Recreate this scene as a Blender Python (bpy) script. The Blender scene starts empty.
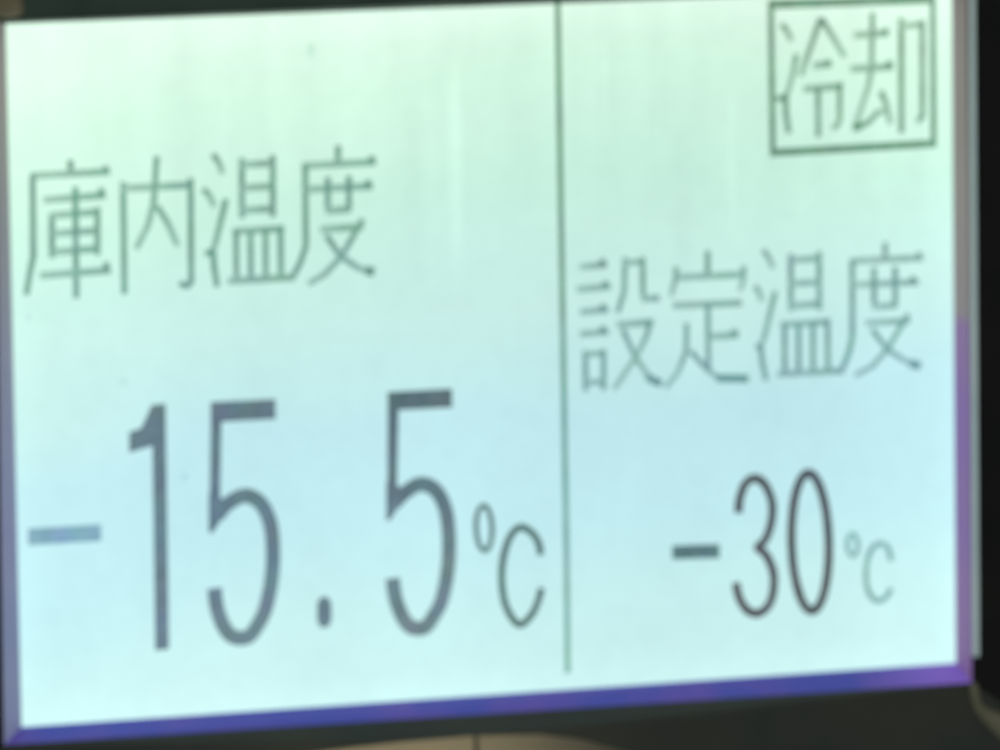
import bpy, bmesh, math
from mathutils import Matrix, Vector

# ---------------------------------------------------------------- scene, camera, light
sc = bpy.context.scene
col = sc.collection
MM = 0.001
BASE = 0.062                     # screen centre stands this far above the base of the housing

sc.view_settings.view_transform = 'Standard'
sc.view_settings.look = 'None'
sc.view_settings.exposure = 0.0
sc.view_settings.gamma = 1.0
sc.cycles.use_denoising = True
sc.cycles.max_bounces = 6

cam = bpy.data.cameras.new('camera')
cam.sensor_width = 36.0
cam.lens = 252.0
cam.clip_start = 0.01
cam.clip_end = 50.0
cam.dof.use_dof = True           # the photograph is slightly out of focus
cam.dof.focus_distance = 0.60
cam.dof.aperture_fstop = 90.0
cam.dof.aperture_blades = 0
camo = bpy.data.objects.new('camera', cam)
col.objects.link(camo)
r0 = (0.9508036, 0.0140159, -0.3094771)
r1 = (-0.0513149, 0.9923015, -0.1127142)
r2 = (0.3055148, 0.1230499, 0.9442031)
w = lambda r, s: Vector((s * r[0], s * r[2], -s * r[1]))
m3 = Matrix((w(r0, 1), w(r1, -1), w(r2, -1))).transposed()
camo.matrix_world = Matrix.Translation((-0.2592273, -0.8034248, 0.1018890)) @ m3.to_4x4()
sc.camera = camo

world = bpy.data.worlds.new('World')
sc.world = world
world.use_nodes = True
bg = world.node_tree.nodes['Background']
bg.inputs['Color'].default_value = (0.80, 0.88, 0.84, 1)
bg.inputs['Strength'].default_value = 0.45

def lamp(name, kind, loc, target, power, color, **kw):
    l = bpy.data.lights.new(name, kind)
    l.energy = power
    l.color = color
    for k_, v_ in kw.items():
        setattr(l, k_, v_)
    o = bpy.data.objects.new(name, l)
    o.location = loc
    o.rotation_euler = (Vector(target) - Vector(loc)).to_track_quat('-Z', 'Y').to_euler()
    col.objects.link(o)
    return o

# narrow warm spot, added to brighten a patch of the beige panel
lamp('panel_spot', 'SPOT', (-0.012, -0.30, -0.30), (-0.012, 0.008, -0.051), 17.0, (1.0, 0.86, 0.62),
     spot_size=math.radians(4.8), spot_blend=1.0, shadow_soft_size=0.02)
# soft area light, added overhead as fill
lamp('overhead_fill', 'AREA', (-0.3, -0.5, 1.2), (0, 0, 0), 2.0, (1.0, 0.95, 0.86), size=0.5)

# ---------------------------------------------------------------- materials
def lin(c):
    return tuple((x / 255 / 12.92) if x / 255 <= 0.04045 else ((x / 255 + 0.055) / 1.055) ** 2.4 for x in c) + (1,)

class NT:
    def __init__(self, name):
        self.m = bpy.data.materials.new(name)
        self.m.use_nodes = True
        self.t = self.m.node_tree
        self.t.nodes.clear()
        self.out = self.t.nodes.new('ShaderNodeOutputMaterial')
    def n(self, kind, **kw):
        o = self.t.nodes.new(kind)
        for k_, v_ in kw.items():
            setattr(o, k_, v_)
        return o
    def l(self, a, b):
        self.t.links.new(a, b)
    def put(self, sock, v):
        if hasattr(v, 'is_output'):
            self.l(v, sock)
        else:
            sock.default_value = v
    def math(self, op, a, b=0.0, c=0.0, clamp=False):
        o = self.n('ShaderNodeMath', operation=op, use_clamp=clamp)
        for s_, v_ in zip(o.inputs, (a, b, c)):
            self.put(s_, v_)
        return o.outputs[0]
    def rng(self, v, a, b, c, d):
        o = self.n('ShaderNodeMapRange', clamp=True, interpolation_type='SMOOTHSTEP')
        for s_, v_ in zip(o.inputs, (v, a, b, c, d)):
            self.put(s_, v_)
        return o.outputs[0]
    def scale(self, colr, fac):
        o = self.n('ShaderNodeVectorMath', operation='SCALE')
        self.put(o.inputs[0], colr)
        self.put(o.inputs['Scale'], fac)
        return o.outputs[0]
    def mul(self, a, b):
        o = self.n('ShaderNodeVectorMath', operation='MULTIPLY')
        self.put(o.inputs[0], a)
        self.put(o.inputs[1], b)
        return o.outputs[0]
    def noise(self, vec, sx, sy, sz, detail=2.0, seed=0.0):
        mp = self.n('ShaderNodeMapping')
        mp.inputs['Scale'].default_value = (sx, sy, sz)
        mp.inputs['Location'].default_value = (seed, seed * 1.7, seed * 0.6)
        self.l(vec, mp.inputs['Vector'])
        o = self.n('ShaderNodeTexNoise')
        o.inputs['Scale'].default_value = 1.0
        o.inputs['Detail'].default_value = detail
        self.l(mp.outputs[0], o.inputs['Vector'])
        return o.outputs[0]

def backlight(N):
    """light the uneven LCD backlight gives off at a point of the panel"""
    tc = N.n('ShaderNodeTexCoord')
    P = tc.outputs['Object']
    sep = N.n('ShaderNodeSeparateXYZ')
    N.l(P, sep.inputs[0])
    x, z = sep.outputs[0], sep.outputs[2]
    t = N.math('MULTIPLY_ADD', z, -1 / 0.0842, 0.5)            # 0 at the top edge, 1 at the bottom edge
    wob = N.noise(P, 25, 25, 40, 2, 3.1)
    t = N.math('ADD', t, N.math('MULTIPLY_ADD', wob, 0.16, -0.08))
    t = N.math('ADD', t, N.rng(x, -0.060, -0.025, -0.07, 0.0))
    ramp = N.n('ShaderNodeValToRGB')
    stops = [(0.0, (226, 255, 236)), (0.10, (214, 251, 229)), (0.26, (202, 243, 226)), (0.44, (201, 240, 233)),
             (0.58, (192, 234, 240)), (0.74, (195, 238, 243)), (0.88, (203, 244, 244)), (1.0, (206, 246, 245))]
    el = ramp.color_ramp.elements
    for i, (p_, c_) in enumerate(stops):
        e_ = el[i] if i < 2 else el.new(p_)
        e_.position = p_
        e_.color = lin(c_)
    N.l(t, ramp.inputs[0])
    c = ramp.outputs[0]
    dx = N.math('SUBTRACT', 0.060, N.math('ABSOLUTE', x))
    dz = N.math('SUBTRACT', 0.0421, N.math('ABSOLUTE', z))
    edge = N.rng(N.math('MINIMUM', dx, dz), 0.0, 0.005, 1.05, 1.0)
    left = N.rng(x, -0.060, -0.030, 1.06, 1.0)
    right = N.math('MULTIPLY', N.rng(x, 0.034, 0.056, 1.0, 1.08), N.rng(x, -0.015, 0.02, 1.0, 0.965))
    big = N.math('MULTIPLY_ADD', N.noise(P, 55, 55, 38, 3, 0.0), 0.14, 0.93)
    streak = N.noise(P, 190, 10, 14, 2, 7.7)
    mask = N.rng(z, 0.006, 0.030, 0.0, 0.17)
    st = N.math('MULTIPLY_ADD', N.math('SUBTRACT', streak, 0.5), mask, 1.0)
    fine = N.math('MULTIPLY_ADD', N.noise(P, 420, 420, 420, 3, 1.3), 0.08, 0.96)
    # wiping smears on the glass: (u, half width, top, bottom, strength)
    smears = 1.0
    for (u_, h_, a_, b_, s_) in ((-0.0045, 0.0013, 0.034, 0.012, 0.05), (0.0147, 0.0006, 0.037, 0.028, 0.03),
                                 (0.0215, 0.0005, 0.034, 0.020, 0.02), (0.0310, 0.0010, 0.030, 0.014, 0.03),
                                 (-0.0100, 0.0022, 0.030, 0.010, -0.022), (0.0245, 0.0022, 0.026, 0.004, -0.02)):
        q_ = N.rng(N.math('ABSOLUTE', N.math('SUBTRACT', x, u_)), 0.0, h_, s_ * 1.5, 0.0)
        q_ = N.math('MULTIPLY', q_, N.rng(z, b_ - 0.004, b_ + 0.006, 0.0, 1.0))
        q_ = N.math('MULTIPLY', q_, N.rng(z, a_ - 0.002, a_ + 0.003, 1.0, 0.0))
        smears = N.math('ADD', smears, q_)
    f = N.math('MULTIPLY', N.math('MULTIPLY', edge, smears), left)
    for q in (right, big, st, fine):
        f = N.math('MULTIPLY', f, q)
    return N.scale(c, f), P, z

def screen_material():
    N = NT('lcd_backlight')
    c, P, z = backlight(N)
    e = N.n('ShaderNodeEmission')
    N.l(c, e.inputs[0])
    N.l(e.outputs[0], N.out.inputs[0])
    return N.m

def ink_material(name, top, bottom=None, grain=0.30, scale=620):
    """dark liquid crystal dots: a share of the backlight still passes"""
    N = NT(name)
    c, P, z = backlight(N)
    if bottom is None:
        bottom = top
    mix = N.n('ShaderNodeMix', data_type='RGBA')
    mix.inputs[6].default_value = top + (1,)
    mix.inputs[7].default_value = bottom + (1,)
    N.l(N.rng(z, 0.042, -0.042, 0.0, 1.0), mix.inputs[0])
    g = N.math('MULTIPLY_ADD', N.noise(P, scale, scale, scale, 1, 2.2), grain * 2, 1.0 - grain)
    tint = N.n('ShaderNodeTexNoise')
    tint.inputs['Scale'].default_value = 260
    N.l(P, tint.inputs['Vector'])
    tm = N.n('ShaderNodeMix', data_type='RGBA')
    tm.inputs[0].default_value = 0.22
    tm.inputs[6].default_value = (1, 1, 1, 1)
    N.l(N.scale(tint.outputs['Color'], 2.0), tm.inputs[7])
    cc = N.mul(N.mul(N.scale(c, g), mix.outputs[2]), tm.outputs[2])
    at = N.n('ShaderNodeAttribute', attribute_name='ink_share')
    dm = N.n('ShaderNodeMix', data_type='RGBA')
    N.l(at.outputs['Fac'], dm.inputs[0])
    N.l(c, dm.inputs[6])
    N.l(cc, dm.inputs[7])
    e = N.n('ShaderNodeEmission')
    N.l(dm.outputs[2], e.inputs[0])
    N.l(e.outputs[0], N.out.inputs[0])
    return N.m

def plastic(name, c1, c2, rough=0.5, scale=90, spec=0.4, bump=0.15, zsplit=None, xsplit=None):
    """moulded plastic with a slightly mottled colour; zsplit: (height, soft, colour above it)"""
    N = NT(name)
    tc = N.n('ShaderNodeTexCoord')
    P = tc.outputs['Object']
    mix = N.n('ShaderNodeMix', data_type='RGBA')
    mix.inputs[6].default_value = c1 + (1,)
    mix.inputs[7].default_value = c2 + (1,)
    N.l(N.rng(N.noise(P, scale, scale, scale, 4, 5.0), 0.3, 0.7, 0.0, 1.0), mix.inputs[0])
    c = mix.outputs[2]
    if zsplit:
        sep = N.n('ShaderNodeSeparateXYZ')
        N.l(P, sep.inputs[0])
        m2 = N.n('ShaderNodeMix', data_type='RGBA')
        N.l(N.rng(sep.outputs[2], zsplit[0] - zsplit[1], zsplit[0] + zsplit[1], 0.0, 1.0), m2.inputs[0])
        N.l(c, m2.inputs[6])
        m2.inputs[7].default_value = zsplit[2] + (1,)
        c = m2.outputs[2]
    if xsplit:
        sep = N.n('ShaderNodeSeparateXYZ')
        N.l(P, sep.inputs[0])
        m2 = N.n('ShaderNodeMix', data_type='RGBA')
        N.l(N.rng(sep.outputs[0], xsplit[0], xsplit[1], 0.0, 1.0), m2.inputs[0])
        N.l(c, m2.inputs[6])
        m2.inputs[7].default_value = xsplit[2] + (1,)
        c = m2.outputs[2]
    b = N.n('ShaderNodeBsdfPrincipled')
    N.l(c, b.inputs['Base Color'])
    N.l(N.math('MULTIPLY_ADD', N.noise(P, 300, 300, 300, 3, 9.0), 0.25, rough - 0.12), b.inputs['Roughness'])
    b.inputs['Specular IOR Level'].default_value = spec
    bp = N.n('ShaderNodeBump')
    bp.inputs['Strength'].default_value = bump
    bp.inputs['Distance'].default_value = 0.0002
    N.l(N.noise(P, 1500, 1500, 1500, 3, 2.0), bp.inputs['Height'])
    N.l(bp.outputs[0], b.inputs['Normal'])
    N.l(b.outputs[0], N.out.inputs[0])
    return N.m

INK = {
    'label_ink': ink_material('label_ink', (0.24, 0.35, 0.32)),
    'setting_ink': ink_material('setting_ink', (0.28, 0.39, 0.37)),
    'status_ink': ink_material('status_ink', (0.23, 0.33, 0.26)),
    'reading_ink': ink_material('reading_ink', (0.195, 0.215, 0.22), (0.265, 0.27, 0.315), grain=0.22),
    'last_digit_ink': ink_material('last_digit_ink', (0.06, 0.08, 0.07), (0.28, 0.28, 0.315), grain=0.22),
    'minus_ink': ink_material('minus_ink', (0.40, 0.47, 0.56), grain=0.16),
    'setting_minus_ink': ink_material('setting_minus_ink', (0.20, 0.24, 0.25), grain=0.16),
    'unit_ink': ink_material('unit_ink', (0.16, 0.20, 0.19)),
    'setting_value_ink': ink_material('setting_value_ink', (0.13, 0.12, 0.12), (0.15, 0.11, 0.125), grain=0.4),
    'setting_unit_ink': ink_material('setting_unit_ink', (0.36, 0.46, 0.44)),
    'divider_ink': ink_material('divider_ink', (0.22, 0.33, 0.25), (0.38, 0.50, 0.45), grain=0.15, scale=200),
    'dust_ink': ink_material('dust_ink', (0.80, 0.85, 0.85), grain=0.05),
}
BLACK = plastic('black_plastic', (0.005, 0.005, 0.005), (0.009, 0.009, 0.008), 0.55, spec=0.12)
OLIVE = plastic('lightened_black_plastic', (0.026, 0.031, 0.027), (0.038, 0.038, 0.030), 0.5, spec=0.22, scale=60)  # black bezel plastic, colour lightened for the light on the lower bar
GREENISH = plastic('screenlit_black_plastic', (0.024, 0.042, 0.034), (0.038, 0.062, 0.050), 0.5, spec=0.25)  # same black plastic with the screen's green scatter mixed into its colour
BEIGE = plastic('beige_paint', (0.17, 0.155, 0.108), (0.21, 0.195, 0.14), 0.6, scale=60)
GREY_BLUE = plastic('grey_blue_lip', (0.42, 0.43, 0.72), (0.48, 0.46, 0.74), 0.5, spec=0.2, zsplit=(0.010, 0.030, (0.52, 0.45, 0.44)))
VIOLET = plastic('violet_reflection_lip', (0.17, 0.11, 0.55), (0.085, 0.10, 0.55), 0.5, spec=0.2, scale=110, xsplit=(0.045, 0.061, (0.38, 0.20, 0.88)))  # blue violet stands in for the screen reflected in the lower lip
MAUVE = plastic('mauve_reflection_lip', (0.43, 0.23, 0.58), (0.48, 0.26, 0.54), 0.5, spec=0.2, zsplit=(0.0013, 0.0012, (0.49, 0.37, 0.39)))  # mauve and grey put the screen's reflection into the right lip's colour
DARK_GREEN = plastic('dark_green_lip', (0.04, 0.07, 0.055), (0.06, 0.09, 0.07), 0.5, spec=0.2)
PALE = plastic('pale_edge_highlight', (0.62, 0.74, 0.76), (0.70, 0.80, 0.81), 0.3)  # pale colour stands in for light caught on the rounded bezel edge
OLIVE_GLINT = plastic('olive_corner_glint', (0.10, 0.095, 0.055), (0.16, 0.15, 0.10), 0.6)  # olive tone paints the highlight on the lower bezel corner
BROWN = plastic('brown_corner_glint', (0.13, 0.10, 0.05), (0.19, 0.15, 0.085), 0.6)  # brown tone paints warm light reflected at the upper bezel corner

# ---------------------------------------------------------------- builders
def link(name, bm, mats, parent=None, loc=(0, 0, 0), label=None):
    me = bpy.data.meshes.new(name)
    bm.normal_update()
    bm.to_mesh(me)
    bm.free()
    for m_ in (mats if isinstance(mats, (list, tuple)) else [mats]):
        me.materials.append(m_)
    o = bpy.data.objects.new(name, me)
    o.location = loc
    o.parent = parent
    if label:
        o['label'] = label
    col.objects.link(o)
    return o

def P3(u, v, d):
    """u right, v up, d towards the viewer, in millimetres on the panel"""
    return Vector((u * MM, -d * MM, v * MM))

def face(bm, pts):
    return bm.faces.new([bm.verts.new(p) for p in pts])

def slab(bm, pts, front, back):
    """closed prism over the outline pts between two depths; front/back number or list per corner"""
    n = len(pts)
    fr = front if isinstance(front, list) else [front] * n
    bk = back if isinstance(back, list) else [back] * n
    A = [bm.verts.new(P3(u, v, d)) for (u, v), d in zip(pts, fr)]
    B = [bm.verts.new(P3(u, v, d)) for (u, v), d in zip(pts, bk)]
    bm.faces.new(A)
    bm.faces.new(B[::-1])
    for i in range(n):
        j = (i + 1) % n
        bm.faces.new((A[i], B[i], B[j], A[j]))
    bmesh.ops.recalc_face_normals(bm, faces=bm.faces[:])

DENS = []                        # ink density of every vertex of the mark being built

def ribbon(bm, pts, width, d, dens=(1.0, 1.0)):
    """a stroke of the panel's dot pattern along a line, with mitred bends"""
    pts = [Vector(p) for p in pts]
    closed = (pts[0] - pts[-1]).length < 0.02
    if closed:
        pts = pts[:-1]
    n = len(pts)
    L, R = [], []
    for i in range(n):
        a = pts[i - 1] if (i > 0 or closed) else None
        b = pts[(i + 1) % n] if (i < n - 1 or closed) else None
        da = (pts[i] - a).normalized() if a is not None else None
        db = (b - pts[i]).normalized() if b is not None else None
        if da is None: da = db
        if db is None: db = da
        t = (da + db)
        t = t.normalized() if t.length > 1e-6 else da
        nn = Vector((-t.y, t.x))
        k = 1.0 / max(0.55, nn.dot(Vector((-da.y, da.x))))
        off = nn * (width * 0.5 * k)
        L.append(bm.verts.new(P3(*(pts[i] + off), d)))
        R.append(bm.verts.new(P3(*(pts[i] - off), d)))
        DENS.extend([dens[0] + (dens[1] - dens[0]) * i / max(1, n - 1)] * 2)
    for i in range(n if closed else n - 1):
        j = (i + 1) % n
        bm.faces.new((L[i], R[i], R[j], L[j]))

def tube(bm, pts, rad, seg=10):
    rings = []
    for i, p in enumerate(pts):
        a = pts[max(i - 1, 0)]
        b = pts[min(i + 1, len(pts) - 1)]
        t = (b - a).normalized()
        x_ = t.cross(Vector((0, 1, 0))).normalized()
        y_ = t.cross(x_)
        rings.append([bm.verts.new(p + (x_ * math.cos(q) + y_ * math.sin(q)) * rad[i])
                      for q in [2 * math.pi * s_ / seg for s_ in range(seg)]])
    for A, B in zip(rings, rings[1:]):
        for s_ in range(seg):
            f = bm.faces.new((A[s_], A[(s_ + 1) % seg], B[(s_ + 1) % seg], B[s_]))
            f.smooth = True
    bm.faces.new(rings[0])
    bm.faces.new(rings[-1][::-1])
    bmesh.ops.recalc_face_normals(bm, faces=bm.faces[:])

# ---------------------------------------------------------------- the panel behind
bm = bmesh.new()
slab(bm, [(-260, -200), (260, -200), (260, 200), (-260, 200)], -8.0, -11.0)
panel = link('cabinet_panel', bm, BEIGE)
panel['kind'] = 'structure'
bm = bmesh.new()
slab(bm, [(-0.75, -60), (-0.15, -60), (-0.15, -43), (-0.75, -43)], -7.9, -8.5)
link('seam', bm, OLIVE, panel)

# ---------------------------------------------------------------- the display
root = bpy.data.objects.new('temperature_display', None)
root.location = (0, 0, -BASE)
root['label'] = 'backlit pale mint LCD temperature display reading -15.5 and -30 in a black bezel'
root['category'] = 'display'
col.objects.link(root)
UP = (0, 0, BASE)

SC = [(-60.0, 42.1), (60.0, 42.1), (60.0, -42.1), (-60.0, -42.1)]          # screen corners
IN = [(-62.15, 42.65), (60.84, 43.0), (60.96, -44.2), (-62.97, -43.6)]   # top of the recess, 3 mm proud

bm = bmesh.new()
slab(bm, SC, 0.0, -2.0)
screen = link('screen', bm, screen_material(), root, UP)

def lip(i, j, mat, label):
    b = bmesh.new()
    pts = [SC[i], SC[j], IN[j], IN[i]]
    slab(b, pts, [-0.02, -0.02, 3.0, 3.0], [-2.0, -2.0, -2.0, -2.0])
    link('recess_lip', b, mat, root, UP, label)
lip(0, 1, DARK_GREEN, 'dark green upper lip of the recess')
lip(1, 2, MAUVE, 'grey lip turning mauve and violet lower down, a painted screen reflection')
lip(2, 3, VIOLET, 'lower lip of the recess with a painted blue violet screen reflection')
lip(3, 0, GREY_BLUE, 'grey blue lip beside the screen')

# bezel: four mitred bars; the lower one has a shallow arched cut-out
OUT = [(-92, 66), (92, 66), (92, -66), (-92, -66)]
bm = bmesh.new()
slab(bm, [IN[1], IN[2], OUT[2], OUT[1]], [3, 3, 3, 6], -8.2)
bmesh.ops.bevel(bm, geom=bm.edges[:], offset=0.25 * MM, segments=2, affect='EDGES')
link('bezel_bar', bm, BLACK, root, UP, 'black bar of the bezel beside the pale edge highlight')
bm = bmesh.new()
slab(bm, [IN[3], IN[0], OUT[0], OUT[3]], [3, 3, 6, 6], -8.2)
bmesh.ops.bevel(bm, geom=bm.edges[:], offset=0.25 * MM, segments=2, affect='EDGES')
link('bezel_bar', bm, BLACK, root, UP, 'black bar of the bezel beside the grey blue lip')
bm = bmesh.new()
slab(bm, [IN[0], IN[1], OUT[1], OUT[0]], [3, 3, 6, 6], -8.2)
bmesh.ops.bevel(bm, geom=bm.edges[:], offset=0.25 * MM, segments=2, affect='EDGES')
link('bezel_bar', bm, GREENISH, root, UP, 'black upper bar of the bezel, tinted green for screen light')
ARCH = [(-60, -50.4), (-46, -48.3), (-34.0, -47.3), (-23.99, -46.5), (-15.18, -46.05), (-5.04, -45.95), (3, -46.3),
        (8, -47.2), (13, -48.8), (22, -51.5), (32, -55), (50, -60)]
low = [IN[3], IN[2], (92, -66)] + [(52, -66)] + ARCH[::-1] + [(-66, -52), (-80, -55), (-92, -58)]
bm = bmesh.new()
deep = []
for (u, v) in low:
    deep.append(3.0 + max(0.0, min(1.0, (-44.0 - v) / 2.0)) * 3.0)
deep[0] = deep[1] = 3.0
deep[2] = 3.0
slab(bm, low, deep, -8.2)
bmesh.ops.triangulate(bm, faces=[f for f in bm.faces if len(f.verts) > 4])
link('bezel_bar', bm, OLIVE, root, UP, 'black lower bar of the bezel, colour lightened as if lit')

bm = bmesh.new()
slab(bm, [(61.1, 43.5), (61.68, 43.5), (61.68, -40.9), (61.06, -40.8)], [3.1, 3.6, 3.6, 3.1], 1.0)
link('edge_highlight', bm, PALE, root, UP, 'pale painted highlight along the bezel edge')

bm = bmesh.new()
tube(bm, [P3(61.1, -44.2, 3.2), P3(61.15, -45.6, 3.2), P3(61.5, -47.2, 3.2), P3(62.9, -48.6, 3.0), P3(65.2, -50.2, 2.7), P3(70, -53.5, 2.2)],
     [0.0004, 0.0006, 0.0006, 0.0011, 0.0017, 0.0022])
link('corner_highlight', bm, OLIVE_GLINT, root, UP, 'olive ridge added as a painted highlight at the bezel corner')
bm = bmesh.new()
tube(bm, [P3(-58.8, 43.6, 2.4), P3(-60.2, 44.6, 2.6), P3(-62.6, 46.4, 2.8), P3(-68, 50, 3.5)], [0.0009, 0.0021, 0.0032, 0.0036])
link('corner_highlight', bm, BROWN, root, UP, 'brown ridge added as a painted warm reflection at the bezel corner')

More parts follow.
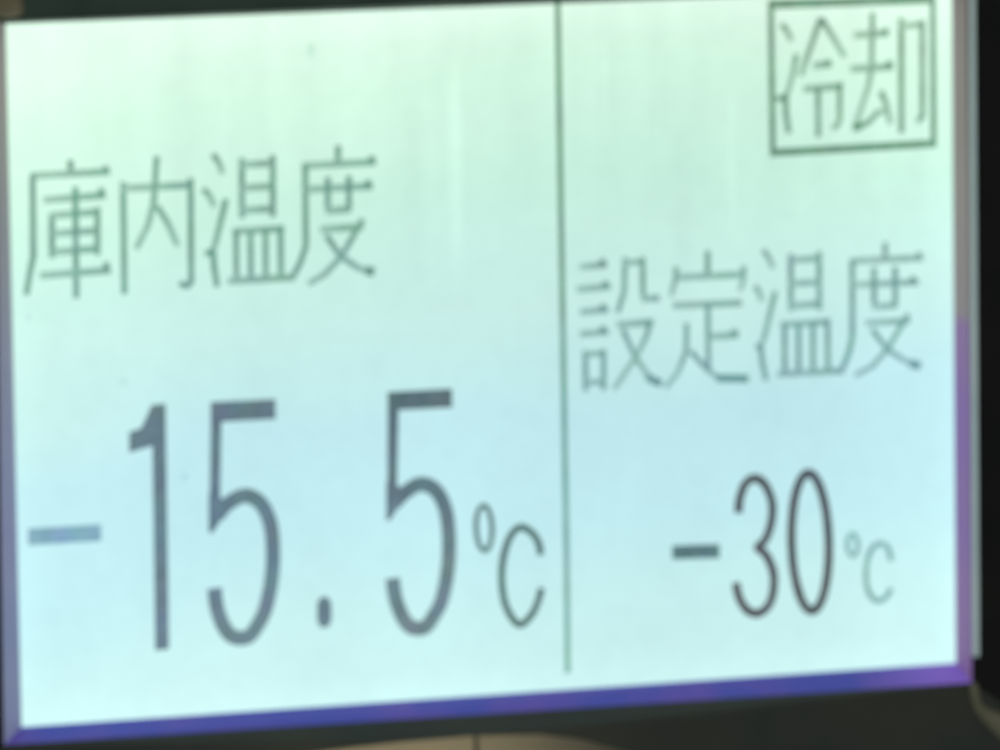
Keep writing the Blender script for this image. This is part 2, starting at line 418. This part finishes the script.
# ---------------------------------------------------------------- the writing (u, v in millimetres from the screen centre)
GLYPHS = [
    ('kanji_character storehouse', 'label_ink', [
        ('s',0.76,[(-52.5,25.66), (-52.52,24.0)]),
        ('s',0.89,[(-57.47,23.97), (-47.67,24.09)]),
        ('s',0.76,[(-48.33,24.77), (-48.16,24.05)]),
        ('s',0.76,[(-57.17,24.08), (-57.31,14.31), (-57.73,12.65), (-58.28,9.81)]),
        ('s',0.89,[(-55.92,21.04), (-48.27,21.3)]),
        ('s',0.76,[(-48.81,22.17), (-48.77,21.21)]),
        ('s',0.76,[(-54.93,19.45), (-55.03,14.08)]),
        ('s',0.76,[(-49.33,19.92), (-49.46,14.18)]),
        ('s',0.89,[(-55.01,19.15), (-49.25,19.32)]),
        ('s',0.89,[(-54.94,17.0), (-49.42,17.11)]),
        ('s',0.89,[(-54.99,14.79), (-49.46,14.96)]),
        ('s',0.76,[(-52.01,22.48), (-52.18,9.16)]),
        ('s',0.89,[(-56.57,12.06), (-47.87,12.31)]),
        ('s',0.76,[(-48.45,13.3), (-48.41,12.33)]),
    ]),
    ('kanji_character inside', 'label_ink', [
        ('s',0.76,[(-46.1,22.77), (-46.22,9.35)]),
        ('s',0.89,[(-46.3,22.0), (-37.59,22.04)]),
        ('s',0.76,[(-37.77,22.89), (-37.95,10.4), (-38.46,9.94), (-39.44,10.35)]),
        ('s',0.76,[(-41.91,25.7), (-42.37,20.21), (-43.17,17.37), (-44.7,14.68)]),
        ('s',0.76,[(-41.97,19.71), (-40.65,17.49), (-39.53,14.8)]),
    ]),
    ('kanji_character warm', 'label_ink', [
        ('s',0.76,[(-34.94,25.64), (-34.19,24.53), (-33.77,23.2)]),
        ('s',0.76,[(-36.24,21.5), (-35.51,20.75), (-34.86,19.28)]),
        ('s',0.76,[(-33.41,20.18), (-34.85,14.95), (-35.27,13.88)]),
        ('s',0.76,[(-36.15,13.68), (-35.17,14.0)]),
        ('s',0.76,[(-35.17,14.0), (-35.06,11.95), (-34.74,9.64)]),
        ('s',0.76,[(-31.38,25.02), (-31.49,17.8)]),
        ('s',0.76,[(-27.54,25.21), (-27.65,17.75)]),
        ('s',0.89,[(-31.47,24.18), (-27.48,24.25)]),
        ('s',0.89,[(-31.52,21.42), (-27.66,21.49)]),
        ('s',0.89,[(-31.57,18.71), (-27.71,18.78)]),
        ('s',0.89,[(-32.74,16.24), (-26.25,16.3)]),
        ('s',0.7,[(-32.29,16.28), (-32.35,10.61)]),
        ('s',0.7,[(-30.5,16.19), (-30.55,10.53)]),
        ('s',0.7,[(-28.63,16.23), (-28.7,10.56)]),
        ('s',0.76,[(-26.75,16.63), (-26.8,10.59)]),
        ('s',0.89,[(-33.45,10.31), (-25.06,10.39)]),
    ]),
    ('kanji_character degree', 'label_ink', [
        ('s',0.76,[(-19.31,26.02), (-19.39,23.79)]),
        ('s',0.89,[(-23.92,23.74), (-14.58,23.83)]),
        ('s',0.76,[(-15.19,24.58), (-15.08,23.73)]),
        ('s',0.76,[(-23.49,23.84), (-23.58,14.07), (-24.28,12.17), (-25.23,10.52)]),
        ('s',0.89,[(-23.54,20.89), (-15.07,20.94)]),
        ('s',0.76,[(-15.68,21.7), (-15.57,20.85)]),
        ('s',0.76,[(-20.72,22.28), (-20.77,18.17)]),
        ('s',0.76,[(-18.06,22.33), (-18.11,18.17)]),
        ('s',0.89,[(-21.01,18.18), (-17.89,18.31)]),
        ('s',0.89,[(-21.79,15.98), (-16.34,16.1)]),
        ('s',0.76,[(-16.39,17.01), (-19.14,12.65), (-21.28,10.58), (-23.42,9.47)]),
        ('s',0.76,[(-21.05,15.28), (-19.3,12.66), (-17.06,11.1), (-15.81,10.68)]),
        ('s',1.14,[(-16.18,10.76), (-15.05,10.56)]),
    ]),
    ('kanji_character establish', 'setting_ink', [
        ('s',0.83,[(11.12,9.9), (14.65,10.04)]),
        ('s',0.76,[(14.01,10.75), (14.13,10.01)]),
        ('s',0.83,[(10.67,7.19), (15.06,7.33)]),
        ('s',0.76,[(14.34,8.04), (14.42,7.17)]),
        ('s',0.83,[(11.05,4.39), (14.76,4.52)]),
        ('s',0.76,[(13.94,5.23), (14.06,4.37)]),
        ('s',0.83,[(11.01,1.69), (14.72,1.81)]),
        ('s',0.76,[(13.91,2.53), (14.02,1.66)]),
        ('s',0.7,[(11.68,-0.31), (11.65,-5.35)]),
        ('s',0.7,[(14.0,-0.3), (13.97,-5.35)]),
        ('s',0.76,[(11.67,-0.8), (13.99,-0.79)]),
        ('s',0.76,[(11.63,-4.3), (13.95,-4.3)]),
        ('s',0.7,[(16.9,10.86), (16.76,6.69), (15.86,4.03)]),
        ('s',0.76,[(16.58,10.14), (19.3,10.22)]),
        ('s',0.7,[(19.17,10.75), (19.18,5.84)]),
        ('s',0.89,[(18.98,5.6), (21.31,5.64)]),
        ('s',0.89,[(15.69,2.63), (20.37,2.7)]),
        ('s',0.7,[(20.25,3.08), (19.44,0.78), (18.12,-1.5), (15.23,-5.29)]),
        ('s',0.7,[(16.48,2.03), (17.99,-1.37), (19.9,-4.11)]),
        ('s',1.02,[(19.52,-3.85), (20.29,-4.44), (21.45,-4.93)]),
    ]),
    ('kanji_character fix', 'setting_ink', [
        ('s',0.76,[(27.67,11.16), (27.64,8.14)]),
        ('s',0.89,[(23.48,8.06), (32.66,7.97)]),
        ('s',0.7,[(23.53,9.32), (23.48,7.85), (22.82,5.79)]),
        ('s',0.7,[(32.34,9.03), (32.26,7.25), (31.79,5.97)]),
        ('s',0.89,[(23.03,4.59), (32.05,4.5)]),
        ('s',0.7,[(27.6,4.57), (27.6,-3.59)]),
        ('s',0.89,[(27.88,0.54), (31.59,0.57)]),
        ('s',0.76,[(30.99,1.31), (31.08,0.57)]),
        ('s',0.7,[(24.81,2.36), (24.71,-1.09), (23.63,-3.63), (21.96,-5.52)]),
        ('s',0.7,[(25.26,-1.12), (27.38,-3.45), (28.87,-4.64)]),
        ('s',1.02,[(28.61,-4.63), (32.79,-4.91)]),
    ]),
    ('kanji_character warm', 'setting_ink', [
        ('s',0.7,[(34.91,10.89), (35.68,9.86), (36.19,8.54)]),
        ('s',0.7,[(33.75,6.5), (34.33,5.73), (34.71,4.53)]),
        ('s',0.7,[(36.43,5.69), (34.97,0.18), (34.39,-1.21)]),
        ('s',0.7,[(33.81,-1.05), (34.53,-0.97)]),
        ('s',0.7,[(34.45,-0.96), (34.64,-2.96), (35.14,-5.28)]),
        ('s',0.76,[(38.49,10.23), (38.45,3.17)]),
        ('s',0.76,[(42.2,10.37), (42.17,3.12)]),
        ('s',0.83,[(38.43,9.49), (42.24,9.52)]),
        ('s',0.83,[(38.4,6.58), (42.21,6.59)]),
        ('s',0.83,[(38.37,3.82), (42.19,3.89)]),
        ('s',0.83,[(37.04,1.57), (43.61,1.58)]),
        ('s',0.7,[(37.57,1.61), (37.53,-4.47)]),
        ('s',0.7,[(39.4,1.52), (39.37,-4.56)]),
        ('s',0.7,[(41.28,1.55), (41.25,-4.61)]),
        ('s',0.7,[(43.22,2.07), (43.2,-4.51)]),
        ('s',0.83,[(36.55,-4.54), (45.35,-4.56)]),
    ]),
    ('kanji_character degree', 'setting_ink', [
        ('s',0.7,[(50.95,11.14), (50.93,8.91)]),
        ('s',0.83,[(46.22,9.0), (55.97,8.95)]),
        ('s',0.7,[(55.38,9.7), (55.44,8.82)]),
        ('s',0.76,[(46.58,9.09), (46.52,-0.4), (45.95,-2.63), (45.21,-4.24)]),
        ('s',0.83,[(46.64,6.03), (55.35,5.96)]),
        ('s',0.7,[(54.53,6.75), (54.62,5.87)]),
        ('s',0.76,[(49.42,8.11), (49.41,3.14)]),
        ('s',0.76,[(52.21,8.04), (52.2,3.13)]),
        ('s',0.83,[(49.17,3.15), (52.41,3.24)]),
        ('s',0.83,[(48.25,1.2), (54.11,1.23)]),
        ('s',0.7,[(53.93,2.04), (51.07,-2.18), (49.11,-4.19), (46.79,-5.26)]),
        ('s',0.7,[(49.08,0.42), (51.07,-2.18), (53.03,-3.52), (54.41,-4.22)]),
        ('s',1.08,[(54.02,-4.07), (55.48,-4.52)]),
    ]),
    ('status_frame', 'status_ink', [
        ('s',0.76,[(36.2,41.4), (36.29,22.54)]),
        ('s',0.76,[(57.47,41.08), (57.46,22.65)]),
        ('s',1.14,[(35.86,41.06), (57.78,40.95)]),
        ('s',0.95,[(35.9,22.83), (57.83,23.09)]),
    ]),
    ('kanji_character cool', 'status_ink', [
        ('s',0.76,[(37.6,38.59), (38.31,37.7), (38.88,36.46)]),
        ('s',0.7,[(39.49,34.84), (39.04,32.52), (38.23,29.97)]),
        ('s',0.7,[(36.79,29.47), (38.23,29.48)]),
        ('s',0.76,[(38.04,30.1), (38.03,27.76), (38.39,25.16)]),
        ('s',0.76,[(42.7,39.14), (40.75,34.13), (39.99,32.11)]),
        ('s',0.76,[(42.7,39.14), (44.18,36.88), (45.8,34.23)]),
        ('s',0.89,[(41.64,33.31), (44.09,33.5)]),
        ('s',0.76,[(43.37,33.95), (43.56,33.45)]),
        ('s',0.89,[(40.33,30.48), (45.51,30.67)]),
        ('s',0.7,[(42.24,30.55), (42.21,24.51)]),
        ('s',0.7,[(45.11,31.18), (45.01,26.37), (44.61,25.71), (43.96,25.62)]),
    ]),
    ('kanji_character reject', 'status_ink', [
        ('s',0.7,[(49.51,39.58), (49.31,32.5), (48.83,30.29), (47.25,26.04)]),
        ('s',0.89,[(47.01,36.86), (51.64,36.97)]),
        ('s',0.76,[(51.16,37.61), (51.28,36.99)]),
        ('s',0.89,[(46.54,32.73), (52.17,32.82)]),
        ('s',0.76,[(51.59,33.58), (51.71,32.78)]),
        ('s',1.02,[(46.78,25.56), (47.77,25.58)]),
        ('s',0.76,[(47.5,25.53), (48.96,26.15), (50.02,27.22), (51.08,27.43)]),
        ('s',0.76,[(50.5,29.86), (51.21,28.1), (51.72,25.73)]),
        ('s',0.76,[(53.25,38.76), (53.17,24.56)]),
        ('s',0.76,[(53.1,37.75), (56.31,37.91)]),
        ('s',0.7,[(56.01,38.42), (55.95,26.55), (55.29,25.84)]),
    ]),
    ('minus_sign', 'minus_ink', [
        ('s',2.03,[(-58.7,-19.21), (-49.71,-19.2)]),
    ]),
    ('digit one', 'reading_ink', [
        ('p',0.0,[(-43.15,-4.16), (-41.41,-4.07), (-41.59,-33.83), (-43.33,-33.9), (-43.15,-9.11), (-46.05,-9.74), (-46.0,-7.27), (-44.5,-6.87)]),
    ]),
    ('digit five', 'reading_ink', [
        ('p',0.0,[(-35.82,-4.19), (-27.7,-4.25), (-27.75,-6.68), (-35.87,-6.67)]),
        ('p',0.0,[(-35.86,-6.36), (-34.49,-6.44), (-34.87,-16.12), (-36.18,-16.04)]),
        ('p',0.0,[(-36.29,-15.31), (-34.98,-15.63), (-34.25,-16.4), (-34.79,-18.55), (-35.82,-20.01), (-36.38,-20.04)]),
        ('s',1.82,[(-35.28,-18.04), (-34.99,-17.68), (-34.7,-17.32), (-34.39,-16.97), (-34.0,-16.65), (-33.5,-16.35), (-32.91,-16.05), (-32.31,-15.82), (-31.74,-15.75), (-31.2,-15.85), (-30.68,-16.08), (-30.19,-16.43), (-29.75,-16.9), (-29.37,-17.47), (-29.04,-18.16), (-28.76,-18.97), (-28.56,-19.89), (-28.43,-20.99), (-28.38,-22.23), (-28.39,-23.53), (-28.46,-24.77), (-28.61,-25.99), (-28.82,-27.22), (-29.09,-28.37), (-29.36,-29.36), (-29.66,-30.16), (-30.0,-30.82), (-30.34,-31.36), (-30.67,-31.84), (-30.95,-32.25), (-31.22,-32.58), (-31.5,-32.82), (-31.82,-32.99), (-32.2,-33.08), (-32.63,-33.08), (-33.06,-33.01), (-33.45,-32.89), (-33.77,-32.71), (-34.05,-32.48), (-34.31,-32.18), (-34.55,-31.84), (-34.78,-31.42), (-34.99,-30.94), (-35.17,-30.43), (-35.33,-29.96), (-35.45,-29.54), (-35.54,-29.14), (-35.61,-28.75), (-35.67,-28.36), (-35.71,-27.96), (-35.73,-27.56), (-35.75,-27.16), (-35.77,-26.77)]),
    ]),
    ('decimal_point', 'reading_ink', [
        ('p',0.0,[(-22.49,-28.68), (-21.6,-28.68), (-21.17,-29.38), (-21.15,-31.58), (-21.61,-32.41), (-22.56,-32.42), (-22.98,-31.59), (-22.94,-29.39)]),
    ]),
    ('digit five', 'last_digit_ink', [
        ('p',0.0,[(-13.6,-4.15), (-5.41,-4.15), (-5.44,-6.47), (-13.63,-6.4)]),
        ('p',0.0,[(-13.63,-6.1), (-12.24,-6.17), (-12.58,-15.68), (-13.85,-15.61)]),
        ('p',0.0,[(-13.97,-15.12), (-12.71,-15.43), (-11.96,-16.21), (-12.5,-18.38), (-13.54,-19.79), (-14.05,-19.82)]),
        ('s',1.82,[(-13.0,-17.86), (-12.7,-17.54), (-12.41,-17.21), (-12.09,-16.89), (-11.71,-16.59), (-11.22,-16.28), (-10.67,-15.95), (-10.09,-15.7), (-9.53,-15.61), (-9.0,-15.69), (-8.47,-15.9), (-7.96,-16.24), (-7.52,-16.71), (-7.13,-17.3), (-6.78,-18.01), (-6.5,-18.86), (-6.29,-19.85), (-6.16,-21.03), (-6.1,-22.4), (-6.11,-23.81), (-6.18,-25.14), (-6.33,-26.39), (-6.54,-27.63), (-6.81,-28.78), (-7.08,-29.76), (-7.39,-30.54), (-7.73,-31.17), (-8.08,-31.69), (-8.4,-32.14), (-8.67,-32.53), (-8.9,-32.85), (-9.15,-33.08), (-9.44,-33.24), (-9.79,-33.33), (-10.2,-33.33), (-10.6,-33.27), (-10.96,-33.15), (-11.27,-32.96), (-11.54,-32.7), (-11.79,-32.39), (-12.03,-32.03), (-12.26,-31.61), (-12.47,-31.11), (-12.66,-30.6), (-12.82,-30.14), (-12.95,-29.74), (-13.04,-29.38), (-13.11,-29.03), (-13.18,-28.64), (-13.23,-28.23), (-13.27,-27.79), (-13.31,-27.35), (-13.34,-26.92)]),
    ]),
    ('degree_symbol', 'unit_ink', [
        ('s',0.63,[(-0.56,-21.53), (-0.58,-22.15), (-0.65,-22.73), (-0.76,-23.25), (-0.92,-23.68), (-1.1,-24.0), (-1.32,-24.19), (-1.54,-24.24), (-1.77,-24.16), (-1.99,-23.94), (-2.19,-23.6), (-2.36,-23.15), (-2.49,-22.62), (-2.58,-22.03), (-2.61,-21.41), (-2.6,-20.8), (-2.53,-20.22), (-2.42,-19.7), (-2.26,-19.27), (-2.07,-18.95), (-1.86,-18.76), (-1.63,-18.7), (-1.4,-18.78), (-1.18,-19.0), (-0.99,-19.34), (-0.82,-19.79), (-0.69,-20.32), (-0.6,-20.91), (-0.56,-21.53)]),
    ]),
    ('celsius_letter', 'unit_ink', [
        ('s',0.89,[(5.61,-25.23), (5.58,-24.92), (5.56,-24.61), (5.52,-24.3), (5.43,-23.98), (5.3,-23.63), (5.14,-23.26), (4.94,-22.9), (4.68,-22.58), (4.35,-22.27), (3.95,-21.96), (3.54,-21.72), (3.15,-21.63), (2.8,-21.7), (2.46,-21.89), (2.14,-22.19), (1.86,-22.54), (1.6,-22.95), (1.37,-23.45), (1.17,-24.0), (0.99,-24.58), (0.84,-25.19), (0.71,-25.85), (0.61,-26.54), (0.57,-27.27), (0.57,-28.06), (0.62,-28.91), (0.71,-29.74), (0.84,-30.49), (1.04,-31.16), (1.28,-31.78), (1.56,-32.33), (1.84,-32.78), (2.1,-33.15), (2.38,-33.44), (2.67,-33.62), (2.98,-33.66), (3.33,-33.51), (3.72,-33.2), (4.09,-32.82), (4.41,-32.45), (4.66,-32.08), (4.87,-31.69), (5.05,-31.29), (5.21,-30.89), (5.35,-30.49), (5.46,-30.1), (5.57,-29.7), (5.68,-29.31)]),
    ]),
    ('minus_sign', 'setting_minus_ink', [
        ('p',0.0,[(22.64,-25.07), (28.84,-25.25), (28.82,-26.99), (22.62,-26.8)]),
    ]),
    ('digit three', 'setting_value_ink', [
        ('s',1.09,[(31.37,-21.54), (31.38,-21.14), (31.39,-20.75), (31.42,-20.35), (31.49,-19.92), (31.62,-19.43), (31.8,-18.89), (32.01,-18.38), (32.26,-17.98), (32.55,-17.68), (32.88,-17.46), (33.23,-17.33), (33.58,-17.31), (33.91,-17.4), (34.25,-17.59), (34.58,-17.88), (34.88,-18.25), (35.16,-18.72), (35.42,-19.3), (35.64,-19.93), (35.78,-20.54), (35.83,-21.16), (35.8,-21.8), (35.73,-22.43), (35.62,-23.03), (35.47,-23.6), (35.26,-24.17), (35.04,-24.68), (34.81,-25.1), (34.54,-25.4), (34.23,-25.61), (33.98,-25.78), (33.88,-25.98), (34.01,-26.19), (34.29,-26.4), (34.63,-26.64), (34.92,-26.98), (35.19,-27.45), (35.45,-28.01), (35.69,-28.61), (35.85,-29.22), (35.92,-29.85), (35.93,-30.5), (35.88,-31.14), (35.8,-31.72), (35.67,-32.22), (35.51,-32.68), (35.3,-33.08), (35.06,-33.42), (34.77,-33.72), (34.43,-33.96), (34.08,-34.13), (33.73,-34.22), (33.39,-34.2), (33.03,-34.11), (32.68,-33.93), (32.36,-33.69), (32.06,-33.37), (31.78,-32.97), (31.53,-32.52), (31.33,-32.07), (31.18,-31.61), (31.08,-31.14), (31.0,-30.65), (30.91,-30.17)]),
        ('s',0.86,[(33.36,-25.89), (34.14,-26.0)]),
    ]),
    ('digit zero', 'setting_value_ink', [
        ('s',1.14,[(43.2,-25.85), (43.17,-27.77), (43.02,-29.59), (42.76,-31.21), (42.39,-32.56), (41.94,-33.56), (41.43,-34.17), (40.88,-34.35), (40.33,-34.1), (39.79,-33.43), (39.31,-32.37), (38.9,-30.97), (38.57,-29.32), (38.36,-27.48), (38.27,-25.56), (38.3,-23.64), (38.45,-21.83), (38.71,-20.21), (39.08,-18.87), (39.53,-17.87), (40.04,-17.26), (40.58,-17.08), (41.14,-17.32), (41.67,-17.99), (42.15,-19.04), (42.57,-20.43), (42.89,-22.09), (43.1,-23.92), (43.2,-25.85)]),
    ]),
    ('degree_symbol', 'setting_unit_ink', [
        ('s',0.57,[(47.05,-26.45), (47.02,-26.88), (46.92,-27.26), (46.77,-27.55), (46.58,-27.74), (46.36,-27.79), (46.15,-27.71), (45.95,-27.5), (45.79,-27.19), (45.68,-26.8), (45.64,-26.37), (45.67,-25.94), (45.77,-25.57), (45.92,-25.27), (46.11,-25.09), (46.33,-25.03), (46.55,-25.11), (46.74,-25.32), (46.9,-25.63), (47.01,-26.02), (47.05,-26.45)]),
    ]),
    ('celsius_letter', 'setting_unit_ink', [
        ('s',0.7,[(51.44,-28.72), (51.36,-28.28), (51.29,-27.83), (51.2,-27.41), (51.05,-27.07), (50.82,-26.81), (50.53,-26.61), (50.22,-26.48), (49.93,-26.43), (49.65,-26.48), (49.36,-26.61), (49.09,-26.81), (48.86,-27.06), (48.67,-27.38), (48.5,-27.76), (48.36,-28.19), (48.25,-28.66), (48.17,-29.18), (48.11,-29.77), (48.08,-30.36), (48.1,-30.91), (48.16,-31.4), (48.25,-31.88), (48.38,-32.31), (48.55,-32.69), (48.77,-33.02), (49.04,-33.3), (49.32,-33.52), (49.61,-33.64), (49.89,-33.64), (50.2,-33.55), (50.49,-33.39), (50.74,-33.2), (50.94,-32.98), (51.11,-32.7), (51.26,-32.4), (51.41,-32.11)]),
    ]),
    ('divider_line', 'divider_ink', [
        ('s',0.74,[(8.73,42.54), (8.8,19.67), (8.94,-26.42), (8.89,-40.04)]),
    ]),
]
KANJI = {'storehouse': '庫', 'inside': '内', 'warm': '温', 'degree': '度', 'establish': '設', 'fix': '定', 'cool': '冷', 'reject': '却'}
for full, ink, strokes in GLYPHS:
    name = full.split(' ')[0]
    bm = bmesh.new()
    DENS.clear()
    for i, (typ, width, pts) in enumerate(strokes):
        d = 0.05 + 0.012 * i
        if typ == 's':
            dens = (1.0, 1.0)
            if name == 'kanji_character':
                du, dv = abs(pts[-1][0] - pts[0][0]), abs(pts[-1][1] - pts[0][1])
                if max(du, dv) < 1.5:
                    dens = (1.0, 1.15)                  # short ticks come out darkest
                elif du > 3 * dv:
                    dens = (0.66, 0.86)                 # horizontal strokes are fainter
                elif dv > 6 * du:
                    dens = (0.98, 0.92)
                else:
                    dens = (0.98, 0.66)                 # sweeps fade out
                if width > 0.98:
                    dens = (1.0, 1.15)
            ribbon(bm, pts, width, d, dens)
        else:
            face(bm, [P3(u, v, d) for u, v in pts])
            DENS.extend([1.0] * len(pts))
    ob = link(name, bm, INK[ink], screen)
    at = ob.data.attributes.new('ink_share', 'FLOAT', 'POINT')
    at.data.foreach_set('value', DENS)

# dust on the cover glass
for (u, v, a, b) in [(-22.5, 37.6, 0.45, 0.9), (-39.2, -13.1, 0.5, 0.6), (-46.6, -1.2, 0.5, 0.5), (-58.0, 7.1, 0.3, 0.6)]:
    bm = bmesh.new()
    face(bm, [P3(u + a * math.cos(q) * (1 + 0.2 * math.sin(3 * q)), v + b * math.sin(q), 0.03)
              for q in [2 * math.pi * s_ / 12 for s_ in range(12)]])
    ob = link('dust_speck', bm, INK['dust_ink'], screen)
    at = ob.data.attributes.new('ink_share', 'FLOAT', 'POINT')
    at.data.foreach_set('value', [1.0 if u == -22.5 else 0.6] * len(ob.data.vertices))
